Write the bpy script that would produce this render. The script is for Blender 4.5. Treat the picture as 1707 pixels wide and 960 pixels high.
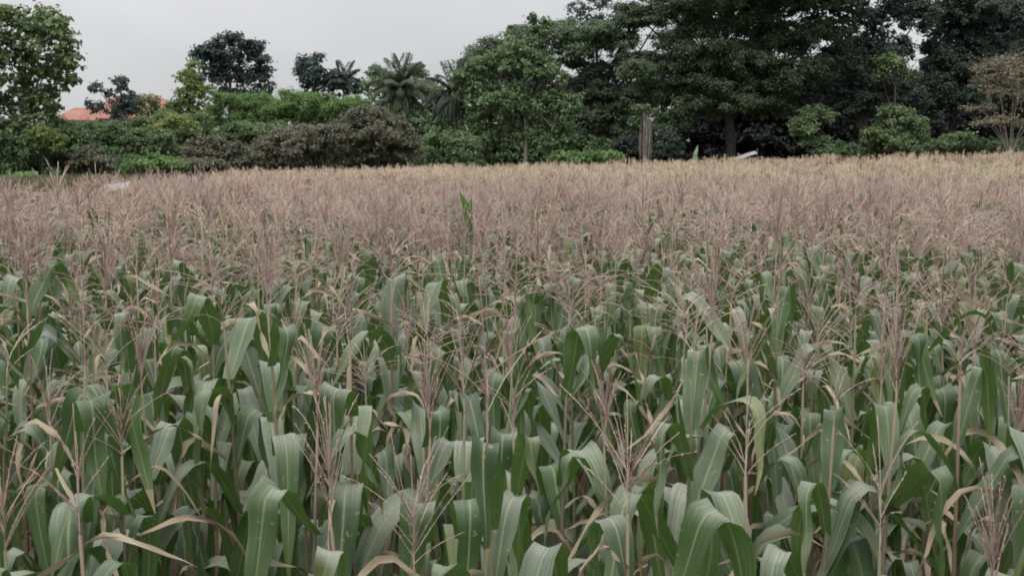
import bpy, math, random
import numpy as np
from mathutils import Vector

# ------------------------------------------------------------------ clear
for o in list(bpy.data.objects):
    bpy.data.objects.remove(o)
sc = bpy.context.scene
C = sc.collection
R = math.radians
rng = np.random.default_rng(7)
random.seed(7)

# ------------------------------------------------------------------ camera
CAM_Z = 2.50
HORIZON = 285.0                      # row of the horizon in the 1707 x 960 photograph
FPX = 1830.0
PITCH = math.atan((480 - HORIZON) / FPX)
cam = bpy.data.cameras.new('camera')
cam.sensor_width = 36.0
cam.lens = 36.0 * FPX / 1707.0
cam.clip_end = 6000.0
cam.clip_start = 0.05
co = bpy.data.objects.new('camera', cam)
C.objects.link(co)
co.location = (0, 0, CAM_Z)
co.rotation_euler = (math.pi / 2 - PITCH, 0, 0)
sc.camera = co

# ------------------------------------------------------------------ sky, sun, exposure
SUN_EL, SUN_AZ = R(57), R(200)       # high veiled sun, a little behind the camera
w = bpy.data.worlds.new('World')
sc.world = w
w.use_nodes = True
nt = w.node_tree
for n in list(nt.nodes):
    nt.nodes.remove(n)
N = nt.nodes.new
L = nt.links.new
out = N('ShaderNodeOutputWorld')
bg = N('ShaderNodeBackground')
sky = N('ShaderNodeTexSky')
sky.sky_type = 'NISHITA'
sky.sun_disc = False
sky.sun_elevation = SUN_EL
sky.sun_rotation = SUN_AZ
sky.dust_density = 3.0
tc = N('ShaderNodeTexCoord')
sep = N('ShaderNodeSeparateXYZ')
L(tc.outputs['Generated'], sep.inputs[0])
# overcast cloud layer: brighter overhead, soft cloud mottling, all round the sky alike
cl = N('ShaderNodeTexNoise')
cl.inputs['Scale'].default_value = 2.2
cl.inputs['Detail'].default_value = 4.0
mp = N('ShaderNodeMapping')
mp.inputs['Scale'].default_value = (1, 1, 2.6)
L(tc.outputs['Generated'], mp.inputs[0])
L(mp.outputs[0], cl.inputs['Vector'])
grad = N('ShaderNodeMapRange')
grad.inputs['From Min'].default_value = 0.0
grad.inputs['From Max'].default_value = 1.0
grad.interpolation_type = 'SMOOTHSTEP'
grad.inputs['To Min'].default_value = 4.15
grad.inputs['To Max'].default_value = 15.0
L(sep.outputs[2], grad.inputs['Value'])
mot = N('ShaderNodeMapRange')
mot.inputs['From Min'].default_value = 0.3
mot.inputs['From Max'].default_value = 0.7
mot.inputs['To Min'].default_value = 0.86
mot.inputs['To Max'].default_value = 1.12
L(cl.outputs[0], mot.inputs['Value'])
mul = N('ShaderNodeMath')
mul.operation = 'MULTIPLY'
L(grad.outputs[0], mul.inputs[0])
L(mot.outputs[0], mul.inputs[1])
cc = N('ShaderNodeVectorMath')
cc.operation = 'SCALE'
cc.inputs[0].default_value = (0.985, 0.985, 1.01)
L(mul.outputs[0], cc.inputs['Scale'])
mix = N('ShaderNodeMix')
mix.data_type = 'RGBA'
mix.inputs['Factor'].default_value = 0.93
L(sky.outputs[0], mix.inputs['A'])
L(cc.outputs[0], mix.inputs['B'])
L(mix.outputs['Result'], bg.inputs['Color'])
bg.inputs['Strength'].default_value = 0.12
L(bg.outputs[0], out.inputs['Surface'])

sun = bpy.data.lights.new('sun', 'SUN')
sun.energy = 1.5
sun.angle = R(35)
sun.color = (1.0, 0.96, 0.9)
so = bpy.data.objects.new('sun', sun)
C.objects.link(so)
sd = Vector((math.sin(-SUN_AZ) * -1 * math.cos(SUN_EL), math.cos(SUN_AZ) * math.cos(SUN_EL), math.sin(SUN_EL)))
so.rotation_euler = sd.to_track_quat('Z', 'Y').to_euler()
so.location = (0, 0, 60)

sc.view_settings.view_transform = 'Standard'
sc.view_settings.look = 'None'
sc.view_settings.gamma = 1.0
sc.view_settings.exposure = 0.35
sc.render.engine = 'CYCLES'
sc.cycles.use_denoising = True
sc.cycles.max_bounces = 8
sc.cycles.diffuse_bounces = 5
sc.cycles.transmission_bounces = 4
sc.cycles.glossy_bounces = 2
sc.cycles.filter_width = 1.9


# ------------------------------------------------------------------ helpers
def ground_z(x, y):
    """Terrain: level near the camera, rising gently behind the first plot, more to one side."""
    t = np.clip((np.asarray(y, float) - 30.0) / 60.0, 0, 1)
    t = t * t * (3 - 2 * t)
    s = 0.75 + 0.026 * np.clip(np.asarray(x, float), -60, 60)
    b = np.clip((-np.asarray(x, float) - 11.6 - (np.asarray(y, float) - 24) * .17) / 5.0, 0, 1) * np.clip((np.asarray(y, float) - 26.0) / 20.0, 0, 1)
    return t * s + 1.55 * b * b * (3 - 2 * b)


def at(px, py, Y):
    u = (px - 853.5) / FPX
    v = (480.0 - py) / FPX
    d = np.array((u, math.cos(PITCH) + v * math.sin(PITCH), -math.sin(PITCH) + v * math.cos(PITCH)))
    return np.array((0, 0, CAM_Z)) + d * (Y / d[1])


def tag(o, label=None, cat=None, group=None, kind=None):
    if label:
        o['label'] = label
    if cat:
        o['category'] = cat
    if group:
        o['group'] = group
    if kind:
        o['kind'] = kind
    return o


def empty(name, loc=(0, 0, 0), rz=0.0):
    o = bpy.data.objects.new(name, None)
    o.empty_display_size = 0.1
    C.objects.link(o)
    o.location = loc
    o.rotation_euler = (0, 0, rz)
    return o


class Geo:
    """Collects vertices and quads (numpy) and becomes ONE mesh."""
    def __init__(self):
        self.v, self.q, self.m, self.uv, self.n = [], [], [], [], 0

    def add(self, v, q, mat=0, uv=None):
        v = np.asarray(v, np.float32).reshape(-1, 3)
        q = np.asarray(q, np.int32).reshape(-1, 4)
        self.v.append(v)
        self.q.append(q + self.n)
        self.m.append(np.full(len(q), mat, np.int32) if np.isscalar(mat) else np.asarray(mat, np.int32))
        self.uv.append(np.zeros((len(v), 2), np.float32) if uv is None else np.asarray(uv, np.float32))
        self.n += len(v)
        return self

    def arrays(self):
        return np.concatenate(self.v), np.concatenate(self.q), np.concatenate(self.m), np.concatenate(self.uv)

    def mesh(self, name, mats, smooth=True):
        v, q, m, uv = self.arrays()
        me = bpy.data.meshes.new(name)
        me.vertices.add(len(v))
        me.vertices.foreach_set('co', v.ravel())
        me.loops.add(len(q) * 4)
        me.loops.foreach_set('vertex_index', q.ravel())
        me.polygons.add(len(q))
        me.polygons.foreach_set('loop_start', np.arange(0, len(q) * 4, 4, dtype=np.int32))
        me.polygons.foreach_set('material_index', m)
        me.polygons.foreach_set('use_smooth', np.full(len(q), smooth))
        a = me.attributes.new('blade', 'FLOAT2', 'POINT')
        a.data.foreach_set('vector', uv.ravel())
        for mt in (mats if isinstance(mats, (list, tuple)) else [mats]):
            me.materials.append(mt)
        me.update(calc_edges=True)
        me.validate()
        return me

    def build(self, name, mats, parent=None, smooth=True):
        return link(name, self.mesh(name, mats, smooth), parent)


def link(name, me, parent=None):
    o = bpy.data.objects.new(name, me)
    C.objects.link(o)
    if parent is not None:
        o.parent = parent
    return o


def norm(a):
    return a / np.maximum(np.linalg.norm(a, axis=-1, keepdims=True), 1e-9)


def tube(pts, radii, sides=6):
    """Tapered tube along a polyline -> (verts, quads), both ends closed."""
    pts = np.asarray(pts, float)
    n = len(pts)
    t = np.gradient(pts, axis=0)
    t = norm(t)
    ref = np.array((0.0, 0, 1)) if abs(t[0][2]) < 0.9 else np.array((1.0, 0, 0))
    a = norm(np.cross(t, ref))
    b = np.cross(t, a)
    ang = np.linspace(0, 2 * np.pi, sides, endpoint=False)
    r = np.asarray(radii, float).reshape(n, 1, 1)
    ring = pts[:, None, :] + r * (np.cos(ang)[None, :, None] * a[:, None, :] + np.sin(ang)[None, :, None] * b[:, None, :])
    v = ring.reshape(-1, 3)
    i = np.arange(n - 1)[:, None] * sides
    j = np.arange(sides)[None, :]
    j2 = (j + 1) % sides
    q = np.stack([i + j, i + j2, i + sides + j2, i + sides + j], -1).reshape(-1, 4)
    # end cap from a centre point, as folded quads
    v = np.vstack([v, pts[-1:]])
    c = len(v) - 1
    base = (n - 1) * sides
    cap = [[base + k, base + (k + 1) % sides, base + (k + 2) % sides, c] for k in range(0, sides - 1, 2)]
    q = np.vstack([q, np.array(cap)])
    return v, q


def bez(p0, p1, p2, n):
    t = np.linspace(0, 1, n)[:, None]
    return (1 - t) ** 2 * np.asarray(p0) + 2 * t * (1 - t) * np.asarray(p1) + t * t * np.asarray(p2)


# ------------------------------------------------------------------ materials
def new_mat(name):
    m = bpy.data.materials.new(name)
    m.use_nodes = True
    t = m.node_tree
    for n in list(t.nodes):
        t.nodes.remove(n)
    o = t.nodes.new('ShaderNodeOutputMaterial')
    return m, t, o


def ramp(t, fac, stops):
    r = t.nodes.new('ShaderNodeValToRGB')
    el = r.color_ramp.elements
    while len(el) < len(stops):
        el.new(0.5)
    for e, (p, c) in zip(el, stops):
        e.position = p
        e.color = (*c, 1)
    t.links.new(fac, r.inputs[0])
    return r.outputs[0]


def noise(t, scale, detail=3.0, coord='Object', rough=0.6):
    tcn = t.nodes.new('ShaderNodeTexCoord')
    n = t.nodes.new('ShaderNodeTexNoise')
    n.inputs['Scale'].default_value = scale
    n.inputs['Detail'].default_value = detail
    n.inputs['Roughness'].default_value = rough
    t.links.new(tcn.outputs[coord], n.inputs['Vector'])
    return n.outputs[0]


def mixc(t, fac, a, b, blend='MIX'):
    m = t.nodes.new('ShaderNodeMix')
    m.data_type = 'RGBA'
    m.blend_type = blend
    for inp, val in (('Factor', fac), ('A', a), ('B', b)):
        if isinstance(val, (int, float)):
            m.inputs[inp].default_value = val
        elif isinstance(val, tuple):
            m.inputs[inp].default_value = (*val, 1)
        else:
            t.links.new(val, m.inputs[inp])
    return m.outputs['Result']


def math_n(t, op, a, b=0.0, c=0.0):
    m = t.nodes.new('ShaderNodeMath')
    m.operation = op
    for k, val in enumerate((a, b, c)):
        if isinstance(val, (int, float)):
            m.inputs[k].default_value = val
        else:
            t.links.new(val, m.inputs[k])
    return m.outputs[0]


def surface(t, o, col, rough=0.6, transl=0.0, tcol=None, spec=0.4, bump=None, bump_d=0.01):
    p = t.nodes.new('ShaderNodeBsdfPrincipled')
    if isinstance(col, tuple):
        p.inputs['Base Color'].default_value = (*col, 1)
    else:
        t.links.new(col, p.inputs['Base Color'])
    if isinstance(rough, (int, float)):
        p.inputs['Roughness'].default_value = rough
    else:
        t.links.new(rough, p.inputs['Roughness'])
    p.inputs['Specular IOR Level'].default_value = spec
    if bump is not None:
        b = t.nodes.new('ShaderNodeBump')
        b.inputs['Strength'].default_value = 0.6
        b.inputs['Distance'].default_value = bump_d
        t.links.new(bump, b.inputs['Height'])
        t.links.new(b.outputs[0], p.inputs['Normal'])
    last = p.outputs[0]
    if transl > 0:
        tr = t.nodes.new('ShaderNodeBsdfTranslucent')
        tc_ = col if tcol is None else tcol
        if isinstance(tc_, tuple):
            tr.inputs[0].default_value = (*tc_, 1)
        else:
            t.links.new(tc_, tr.inputs[0])
        ms = t.nodes.new('ShaderNodeMixShader')
        ms.inputs[0].default_value = transl
        t.links.new(p.outputs[0], ms.inputs[1])
        t.links.new(tr.outputs[0], ms.inputs[2])
        last = ms.outputs[0]
    t.links.new(last, o.inputs['Surface'])


def foliage(name, dark, light, tip=None, transl=0.22, scale=0.45, rough=0.55):
    """Leaf colour varies leaf by leaf and branch by branch (age of the leaves)."""
    m, t, o = new_mat(name)
    g = t.nodes.new('ShaderNodeNewGeometry')
    f = math_n(t, 'ADD', math_n(t, 'MULTIPLY', noise(t, scale, 3.0), 0.75), math_n(t, 'MULTIPLY', g.outputs['Random Per Island'], 0.38))
    f = math_n(t, 'SUBTRACT', f, 0.08)
    stops = [(0.25, dark), (0.75, light)]
    if tip:
        stops.append((0.9, tip))
    surface(t, o, ramp(t, f, stops), rough, transl, None, 0.35)
    return m


def bark(name, a, b):
    m, t, o = new_mat(name)
    n = noise(t, 3.0, 6.0)
    surface(t, o, ramp(t, n, [(0.3, a), (0.7, b)]), 0.9, bump=n, bump_d=0.05, spec=0.1)
    return m


M = {}
M['dusty'] = foliage('dusty_green_leaves', (0.08, 0.125, 0.056), (0.215, 0.285, 0.125), (0.29, 0.32, 0.15), transl=0.42)
M['teal'] = foliage('dark_blue_green_leaves', (0.04, 0.066, 0.062), (0.098, 0.14, 0.12), transl=0.42)
M['yellow'] = foliage('yellow_green_leaves', (0.11, 0.155, 0.045), (0.28, 0.33, 0.115), transl=0.42)
M['bright'] = foliage('bright_green_leaves', (0.095, 0.175, 0.06), (0.225, 0.34, 0.125), transl=0.42)
M['mid'] = foliage('mid_green_leaves', (0.066, 0.118, 0.058), (0.215, 0.295, 0.135), (0.31, 0.35, 0.155), transl=0.42)
M['olive'] = foliage('olive_brown_leaves', (0.088, 0.092, 0.062), (0.235, 0.23, 0.165), (0.29, 0.26, 0.19), transl=0.42)
M['rain'] = foliage('layered_dark_leaves', (0.058, 0.1, 0.064), (0.195, 0.255, 0.14), transl=0.42)
M['deep'] = foliage('shade_dark_wood_leaves', (0.010, 0.016, 0.015), (0.030, 0.042, 0.034))  # near-black: shade of the wooded hollow is put into this leaf colour
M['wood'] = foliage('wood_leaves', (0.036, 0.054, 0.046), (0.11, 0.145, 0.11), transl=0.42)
M['straw_leaf'] = foliage('pale_brown_leaves', (0.15, 0.14, 0.09), (0.26, 0.225, 0.155), (0.31, 0.32, 0.13))
M['palm'] = foliage('palm_leaflets', (0.06, 0.08, 0.048), (0.15, 0.18, 0.11), transl=0.42)
M['palm_dark'] = foliage('dark_palm_leaflets', (0.038, 0.056, 0.046), (0.095, 0.12, 0.095), transl=0.42)
M['grass'] = foliage('verge_grass', (0.08, 0.085, 0.045), (0.17, 0.15, 0.09))
M['bark'] = bark('grey_bark', (0.045, 0.04, 0.036), (0.12, 0.11, 0.10))
M['bark_pale'] = bark('pale_bark', (0.13, 0.12, 0.10), (0.27, 0.25, 0.21))
M['bark_dark'] = bark('dark_bark', (0.022, 0.02, 0.02), (0.06, 0.055, 0.052))

# maize leaf: veined, pale midrib, dusty bloom on the upper side
m, t, o = new_mat('maize_leaf')
at_ = t.nodes.new('ShaderNodeAttribute')
at_.attribute_name = 'blade'
sp = t.nodes.new('ShaderNodeSeparateXYZ')
t.links.new(at_.outputs['Vector'], sp.inputs[0])
u = math_n(t, 'SUBTRACT', sp.outputs[0], 0.5)
au = math_n(t, 'ABSOLUTE', u)
rib = math_n(t, 'SUBTRACT', 1.0, math_n(t, 'MULTIPLY', au, 16.0))
rib = math_n(t, 'MAXIMUM', rib, 0.0)
vein = math_n(t, 'SINE', math_n(t, 'MULTIPLY', sp.outputs[0], 90.0))
vein01 = math_n(t, 'MULTIPLY_ADD', vein, 0.5, 0.5)
oi = t.nodes.new('ShaderNodeObjectInfo')
g = t.nodes.new('ShaderNodeNewGeometry')
rnd = math_n(t, 'FRACT', math_n(t, 'ADD', oi.outputs['Random'], g.outputs['Random Per Island']))
base = ramp(t, rnd, [(0.0, (0.019, 0.047, 0.016)), (0.5, (0.038, 0.082, 0.027)), (0.85, (0.062, 0.105, 0.040)), (1.0, (0.13, 0.15, 0.05))])
base = mixc(t, math_n(t, 'MULTIPLY', vein01, 0.05), base, (0.10, 0.15, 0.08))
dust = noise(t, 5.0, 5.0)
dustf = math_n(t, 'MULTIPLY', math_n(t, 'MULTIPLY_ADD', dust, 1.2, -0.05), math_n(t, 'MULTIPLY_ADD', math_n(t, 'FRACT', math_n(t, 'MULTIPLY', rnd, 7.31)), 0.75, 0.35))
spn = t.nodes.new('ShaderNodeSeparateXYZ')
t.links.new(g.outputs['Normal'], spn.inputs[0])
lie = math_n(t, 'MULTIPLY_ADD', math_n(t, 'POWER', math_n(t, 'MAXIMUM', spn.outputs[2], 0.0), 1.4), 1.55, 0.07)   # dust settles where the blade lies flat
dustf = math_n(t, 'MULTIPLY', dustf, lie)
dustf = math_n(t, 'MINIMUM', math_n(t, 'MAXIMUM', dustf, 0.0), 0.85)
upper = mixc(t, dustf, base, (0.275, 0.295, 0.25))
lower = mixc(t, math_n(t, 'MULTIPLY', dust, 0.3), mixc(t, 0.5, base, (0.075, 0.135, 0.045)), (0.12, 0.16, 0.08))
colr = mixc(t, g.outputs['Backfacing'], upper, lower)
colr = mixc(t, math_n(t, 'MULTIPLY', rib, 0.75), colr, (0.27, 0.31, 0.19))
cmb = t.nodes.new('ShaderNodeCombineXYZ')
t.links.new(math_n(t, 'MULTIPLY', sp.outputs[0], 26.0), cmb.inputs[0])
t.links.new(math_n(t, 'MULTIPLY', sp.outputs[1], 2.5), cmb.inputs[1])
t.links.new(math_n(t, 'MULTIPLY', rnd, 50.0), cmb.inputs[2])
stn = t.nodes.new('ShaderNodeTexNoise')
stn.inputs['Scale'].default_value = 1.0
stn.inputs['Detail'].default_value = 4.0
t.links.new(cmb.outputs[0], stn.inputs['Vector'])
colr = mixc(t, 1.0, colr, ramp(t, stn.outputs[0], [(0.3, (0.62, 0.66, 0.60)), (0.5, (1, 1, 1)), (0.72, (1.32, 1.26, 1.15))]), 'MULTIPLY')
spk = math_n(t, 'GREATER_THAN', noise(t, 42.0, 2.0), 0.69)
colr = mixc(t, math_n(t, 'MULTIPLY', spk, 0.7), colr, (0.26, 0.21, 0.13))
yel = math_n(t, 'MULTIPLY', math_n(t, 'MAXIMUM', math_n(t, 'MULTIPLY_ADD', sp.outputs[1], 1.6, -1.0), 0.0), math_n(t, 'FRACT', math_n(t, 'MULTIPLY', rnd, 5.7)))
colr = mixc(t, yel, colr, (0.20, 0.19, 0.07))
edge = math_n(t, 'GREATER_THAN', math_n(t, 'ADD', sp.outputs[1], math_n(t, 'MULTIPLY', dust, 0.3)), 1.07)
colr = mixc(t, math_n(t, 'MULTIPLY', edge, 0.8), colr, (0.30, 0.24, 0.15))
surface(t, o, colr, 0.66, 0.22, (0.10, 0.20, 0.035), 0.32, bump=vein01, bump_d=0.0004)
M['leaf'] = m

def straw(name, stops, spread=1.0):
    m, t, o = new_mat(name)
    oi = t.nodes.new('ShaderNodeObjectInfo')
    g = t.nodes.new('ShaderNodeNewGeometry')
    f = math_n(t, 'FRACT', math_n(t, 'ADD', math_n(t, 'MULTIPLY', oi.outputs['Random'], 13.7), math_n(t, 'MULTIPLY', g.outputs['Random Per Island'], spread)))
    c = ramp(t, f, stops)
    n = noise(t, 22.0, 3.0)
    c = mixc(t, math_n(t, 'MULTIPLY', n, 0.4), c, (0.20, 0.15, 0.12))
    patch = ramp(t, noise(t, 0.55, 4.0), [(0.36, (0.66, 0.56, 0.54)), (0.5, (1, 1, 1)), (0.64, (1.12, 1.12, 0.98))])
    c = mixc(t, 1.0, c, patch, 'MULTIPLY')
    surface(t, o, c, 0.8, 0.1, None, 0.2)
    return m

M['tassel'] = straw('dry_tassel', [(0.0, (0.13, 0.075, 0.065)), (0.12, (0.30, 0.19, 0.165)), (0.3, (0.43, 0.305, 0.29)), (0.62, (0.52, 0.395, 0.365)), (0.85, (0.58, 0.48, 0.40)), (1.0, (0.62, 0.56, 0.42))], 0.8)
M['tassel_far'] = straw('tan_tassel', [(0.0, (0.55, 0.43, 0.34)), (0.5, (0.64, 0.54, 0.40)), (1.0, (0.57, 0.47, 0.36))])
M['dry'] = straw('withered_leaf', [(0.0, (0.27, 0.235, 0.16)), (0.6, (0.40, 0.35, 0.24)), (1.0, (0.27, 0.21, 0.15))])
M['stalk'] = straw('maize_stalk', [(0.0, (0.10, 0.13, 0.06)), (0.5, (0.20, 0.19, 0.12)), (1.0, (0.24, 0.17, 0.14))])

m, t, o = new_mat('fresh_maize_leaf')
n = noise(t, 6.0, 3.0)
surface(t, o, ramp(t, n, [(0.3, (0.06, 0.13, 0.045)), (0.7, (0.11, 0.19, 0.07))]), 0.5, 0.3, (0.12, 0.26, 0.05), 0.4)
M['fresh'] = m

m, t, o = new_mat('field_soil')
n1 = noise(t, 0.35, 5.0)
n2 = noise(t, 14.0, 6.0)
c = ramp(t, n1, [(0.35, (0.060, 0.045, 0.032)), (0.65, (0.11, 0.088, 0.060))])
c = mixc(t, math_n(t, 'MULTIPLY', n2, 0.6), c, (0.085, 0.075, 0.045))
surface(t, o, c, 0.95, bump=n2, bump_d=0.06, spec=0.1)
M['soil'] = m

# ------------------------------------------------------------------ ground: one sheet to the horizon
ys = np.concatenate([np.linspace(-40, 140, 91), np.array([170, 220, 300, 450, 700, 1100, 1800, 3000.])])
xs = np.concatenate([-np.array([3000, 1800, 1000, 600, 350, 220, 150, 110.]), np.linspace(-80, 80, 65), np.array([110, 150, 220, 350, 600, 1000, 1800, 3000.])])
X, Y = np.meshgrid(xs, ys)
Z = ground_z(X, Y) + np.where((np.abs(X) < 90) & (Y < 150), 0.03 * np.sin(X * 1.7 + Y) * np.cos(Y * 1.3), 0)
gv = np.stack([X, Y, Z], -1).reshape(-1, 3)
nx, ny = len(xs), len(ys)
i, j = np.meshgrid(np.arange(ny - 1), np.arange(nx - 1), indexing='ij')
k = i * nx + j
gq = np.stack([k, k + 1, k + nx + 1, k + nx], -1).reshape(-1, 4)
tag(Geo().add(gv, gq).build('ground', M['soil']), 'bare brown field soil under the crop', kind='structure')


# ------------------------------------------------------------------ trees
def leaf_cloud(cen, outw, Ls, Ws, r, up=0.6):
    """Small folded leaf blades, one quad each, at the given centres."""
    n = len(cen)
    nrm = norm(np.array((0, 0, up)) + 0.85 * outw + 0.50 * r.normal(size=(n, 3)))
    d = r.normal(size=(n, 3)) + 0.35 * outw + np.array((0, 0, -0.35))
    d = norm(d - (d * nrm).sum(1, keepdims=True) * nrm)
    s = np.cross(nrm, d)
    sz = r.uniform(0.65, 1.35, (n, 1))
    Lh, Wh = Ls * sz * 0.5, Ws * sz * 0.5
    v = np.empty((n, 4, 3), np.float32)
    v[:, 0] = cen - d * Lh
    v[:, 1] = cen + s * Wh + nrm * Wh * 0.35 + d * Lh * 0.15
    v[:, 2] = cen + d * Lh - nrm * Lh * 0.25
    v[:, 3] = cen - s * Wh + nrm * Wh * 0.35 + d * Lh * 0.15
    q = np.arange(n * 4, dtype=np.int32).reshape(n, 4)
    return v.reshape(-1, 3), q


LEAF_TOTAL = [0]


def crown_geo(lobes, leaf, density, clump, r, flat=0.75, up=0.6):
    """lobes: (centre, (rx, ry, rz)).  Leaf clumps on and inside each lobe."""
    g = Geo()
    tips = []
    area = leaf[0] * leaf[1] * 0.5
    for c, rad in lobes:
        rad = np.asarray(rad, float)
        rx, ry, rz = rad
        S = 4 * math.pi * (rx * ry + rx * rz + ry * rz) / 3
        nc = max(5, int(S / (clump * clump * 2.6)))
        d = norm(r.normal(size=(nc, 3)))
        d[:, 2] = np.where((d[:, 2] < -0.3) & (r.random(nc) < 0.6), -d[:, 2], d[:, 2])
        f = np.where(r.random(nc) < 0.25, r.uniform(0.3, 0.75, nc), r.uniform(0.72, 1.12, nc))
        cc_ = c + d * rad * f[:, None]
        tips.append((c, cc_))
        nl = np.maximum(3, r.poisson(max(3.0, density * 1.35 * S / (nc * area)), nc))
        idx = np.repeat(np.arange(nc), nl)
        cs = r.uniform(0.6, 1.35, nc)[idx, None] * clump
        p = cc_[idx] + r.normal(size=(len(idx), 3)) * cs * np.array((0.46, 0.46, 0.40 * flat))
        ow = norm(d[idx] + 0.9 * norm(p - cc_[idx] + np.array((0, 0, 0.15 * clump))))
        g.add(*leaf_cloud(p, ow, leaf[0], leaf[1], r, up))
        LEAF_TOTAL[0] += len(idx)
    return g, tips


def px_lobes(Y, lobes, r, depth=0.9, spread=0.5):
    out_ = []
    for (px, py, rx, ry) in lobes:
        s = Y / FPX
        c = at(px, py, Y + r.uniform(-spread, spread) * rx * s)
        out_.append((c, np.array((rx * s, max(rx * depth, ry) * s, ry * s))))
    return out_


def tree(name, label, cat, Y, lobes, mat, trunk_px=None, bk='bark', leaf=(0.30, 0.17), density=1.0, clump=0.5,
         group=None, seed=0, trunk_r=0.18, flat=0.75, depth=0.9, spread=0.5, lean=0.0, twigs=4, up=0.6, fork=None, limb_r=None, satellites=3, skin=None):
    r = np.random.default_rng(1000 + seed)
    lb = px_lobes(Y, lobes, r, depth, spread)
    if trunk_px is None:
        trunk_px = np.mean([l[0] for l in lobes])
    bx = (trunk_px - 853.5) / FPX * Y
    bz = float(ground_z(bx, Y))
    base = np.array((bx, Y, bz))
    root = empty(name, base)
    tag(root, label, cat, group)
    lb = [(c - base, rad) for c, rad in lb]
    sat = []
    for c, rad in lb:                      # smaller boughs break up each bough's outline
        for _ in range(satellites):
            d_ = norm(r.normal(size=3) + np.array((0, 0, .35)))
            sat.append((c + d_ * rad * 0.95, rad * r.uniform(.28, .46)))
    n_main = len(lb)
    lb = [(c, rad * 0.92) for c, rad in lb] + sat
    g, tips = crown_geo(lb, leaf, density, clump, r, flat, up)
    g.build('crown', mat, root, smooth=False)
    # trunk with limbs reaching into every lobe
    tg = Geo()
    low = min(c[2] - rad[2] for c, rad in lb)
    top = max(c[2] for c, rad in lb)
    cx = np.mean([c for c, _ in lb], axis=0)
    fz = max(0.5, (low * 0.6 + top * 0.4) if fork is None else fork)
    head = np.array((cx[0] * 0.35 + lean, cx[1] * 0.3, fz))
    pts = bez((0, 0, -0.3), (lean * 0.3, 0, fz * 0.5), head, 8) + np.vstack([np.zeros((1, 3)), r.normal(0, trunk_r * 0.25, (6, 3)), np.zeros((1, 3))])
    rr = trunk_r * np.array([1.5, 1.12, 1.0, 0.95, 0.9, 0.85, 0.8, 0.7])
    tg.add(*tube(pts, rr, 8))
    lr = limb_r or trunk_r * 0.5
    for n_, (c, cl_) in enumerate(tips):
        k = r.integers(4, 8)
        s = pts[k]
        if n_ >= n_main:                   # a small bough springs from its own large one
            s = lb[(n_ - n_main) // satellites][0]
            tg.add(*tube(bez(s, (s + c) / 2 + r.normal(0, .1, 3), c, 4), np.linspace(lr * .35, lr * .15, 4), 4))
            continue
        midp = (s + c) / 2 + np.array((0, 0, 0.12 * np.linalg.norm(c - s))) + r.normal(0, 0.15, 3)
        tg.add(*tube(bez(s, midp, c, 6), np.linspace(lr, lr * 0.35, 6), 5))
        for tip in cl_[r.choice(len(cl_), min(twigs, len(cl_)), replace=False)]:
            tg.add(*tube(bez(c, (c + tip) / 2 + r.normal(0, 0.1, 3), tip, 4), np.linspace(lr * 0.35, lr * 0.12, 4), 4))
    tg.build('trunk', M[bk], root)
    return root


GL = 'trees behind the far edge of the field'
GB = 'bushes along the far edge of the field'
# --- far side, from one corner across
tree('broadleaf_tree', 'tall loose-crowned green tree at the field corner, cut by the picture edge', 'tree', 80,
     [(45, 55, 42, 42), (92, 75, 38, 36), (20, 110, 42, 40), (75, 125, 45, 36), (118, 108, 20, 24), (114, 140, 20, 13), (50, 172, 46, 28),
      (-45, 100, 55, 75), (-25, 180, 50, 35), (85, 42, 24, 22), (15, 30, 26, 20), (85, 168, 16, 14), (88, 190, 16, 12), (30, 215, 50, 25)],
     M['dusty'], 40, leaf=(0.40, 0.27), density=0.62, clump=0.42, group=GL, seed=1, trunk_r=0.22)
tree('small_tree', 'dark knobbly small tree in front of the red roof', 'tree', 92,
     [(204, 146, 12, 18), (213, 166, 12, 13), (160, 147, 13, 7), (202, 188, 24, 20), (160, 178, 17, 10), (182, 160, 9, 8)],
     M['teal'], 200, leaf=(0.30, 0.2), density=0.75, clump=0.35, group=GL, seed=2, trunk_r=0.1)
tree('slender_tree', 'slender yellow-green tree beside the dark rounded tree', 'tree', 95,
     [(318, 112, 8, 12), (318, 134, 19, 18), (323, 160, 25, 22), (312, 184, 26, 18), (330, 195, 20, 14)],
     M['yellow'], 320, leaf=(0.34, 0.2), density=0.85, clump=0.42, group=GL, seed=3, trunk_r=0.09)
tree('rounded_tree', 'dark blue-green rounded tree rising above the bright bamboo', 'tree', 115,
     [(385, 82, 40, 24), (348, 96, 26, 20), (420, 98, 24, 24), (358, 130, 24, 28), (414, 136, 30, 26), (395, 165, 40, 18), (329, 92, 12, 9),
      (440, 118, 12, 9), (440, 150, 16, 12), (380, 110, 26, 22)],
     M['teal'], 385, leaf=(0.38, 0.25), density=0.85, clump=0.5, group=GL, seed=4, trunk_r=0.2)
tree('distant_tree', 'grey-green tree with two rounded tops, standing far behind the bamboo', 'tree', 135,
     [(516, 118, 18, 22), (529, 100, 11, 13), (500, 112, 9, 19), (541, 132, 15, 15), (520, 145, 24, 15), (560, 148, 24, 14), (580, 140, 14, 12), (600, 152, 16, 12)],
     M['teal'], 520, leaf=(0.42, 0.28), density=0.75, clump=0.5, group=GL, seed=5, trunk_r=0.16)
tree('distant_tree', 'low dark crown showing behind the coconut palm', 'tree', 122,
     [(628, 124, 15, 12), (692, 122, 20, 16), (645, 152, 34, 26), (690, 158, 34, 30), (722, 185, 36, 36), (640, 190, 40, 26), (700, 215, 40, 34), (735, 222, 34, 34), (660, 220, 40, 30), (775, 215, 30, 40), (700, 255, 60, 30)],
     M['mid'], 690, leaf=(0.36, 0.24), density=0.85, clump=0.5, group=GL, seed=6, trunk_r=0.18)
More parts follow.
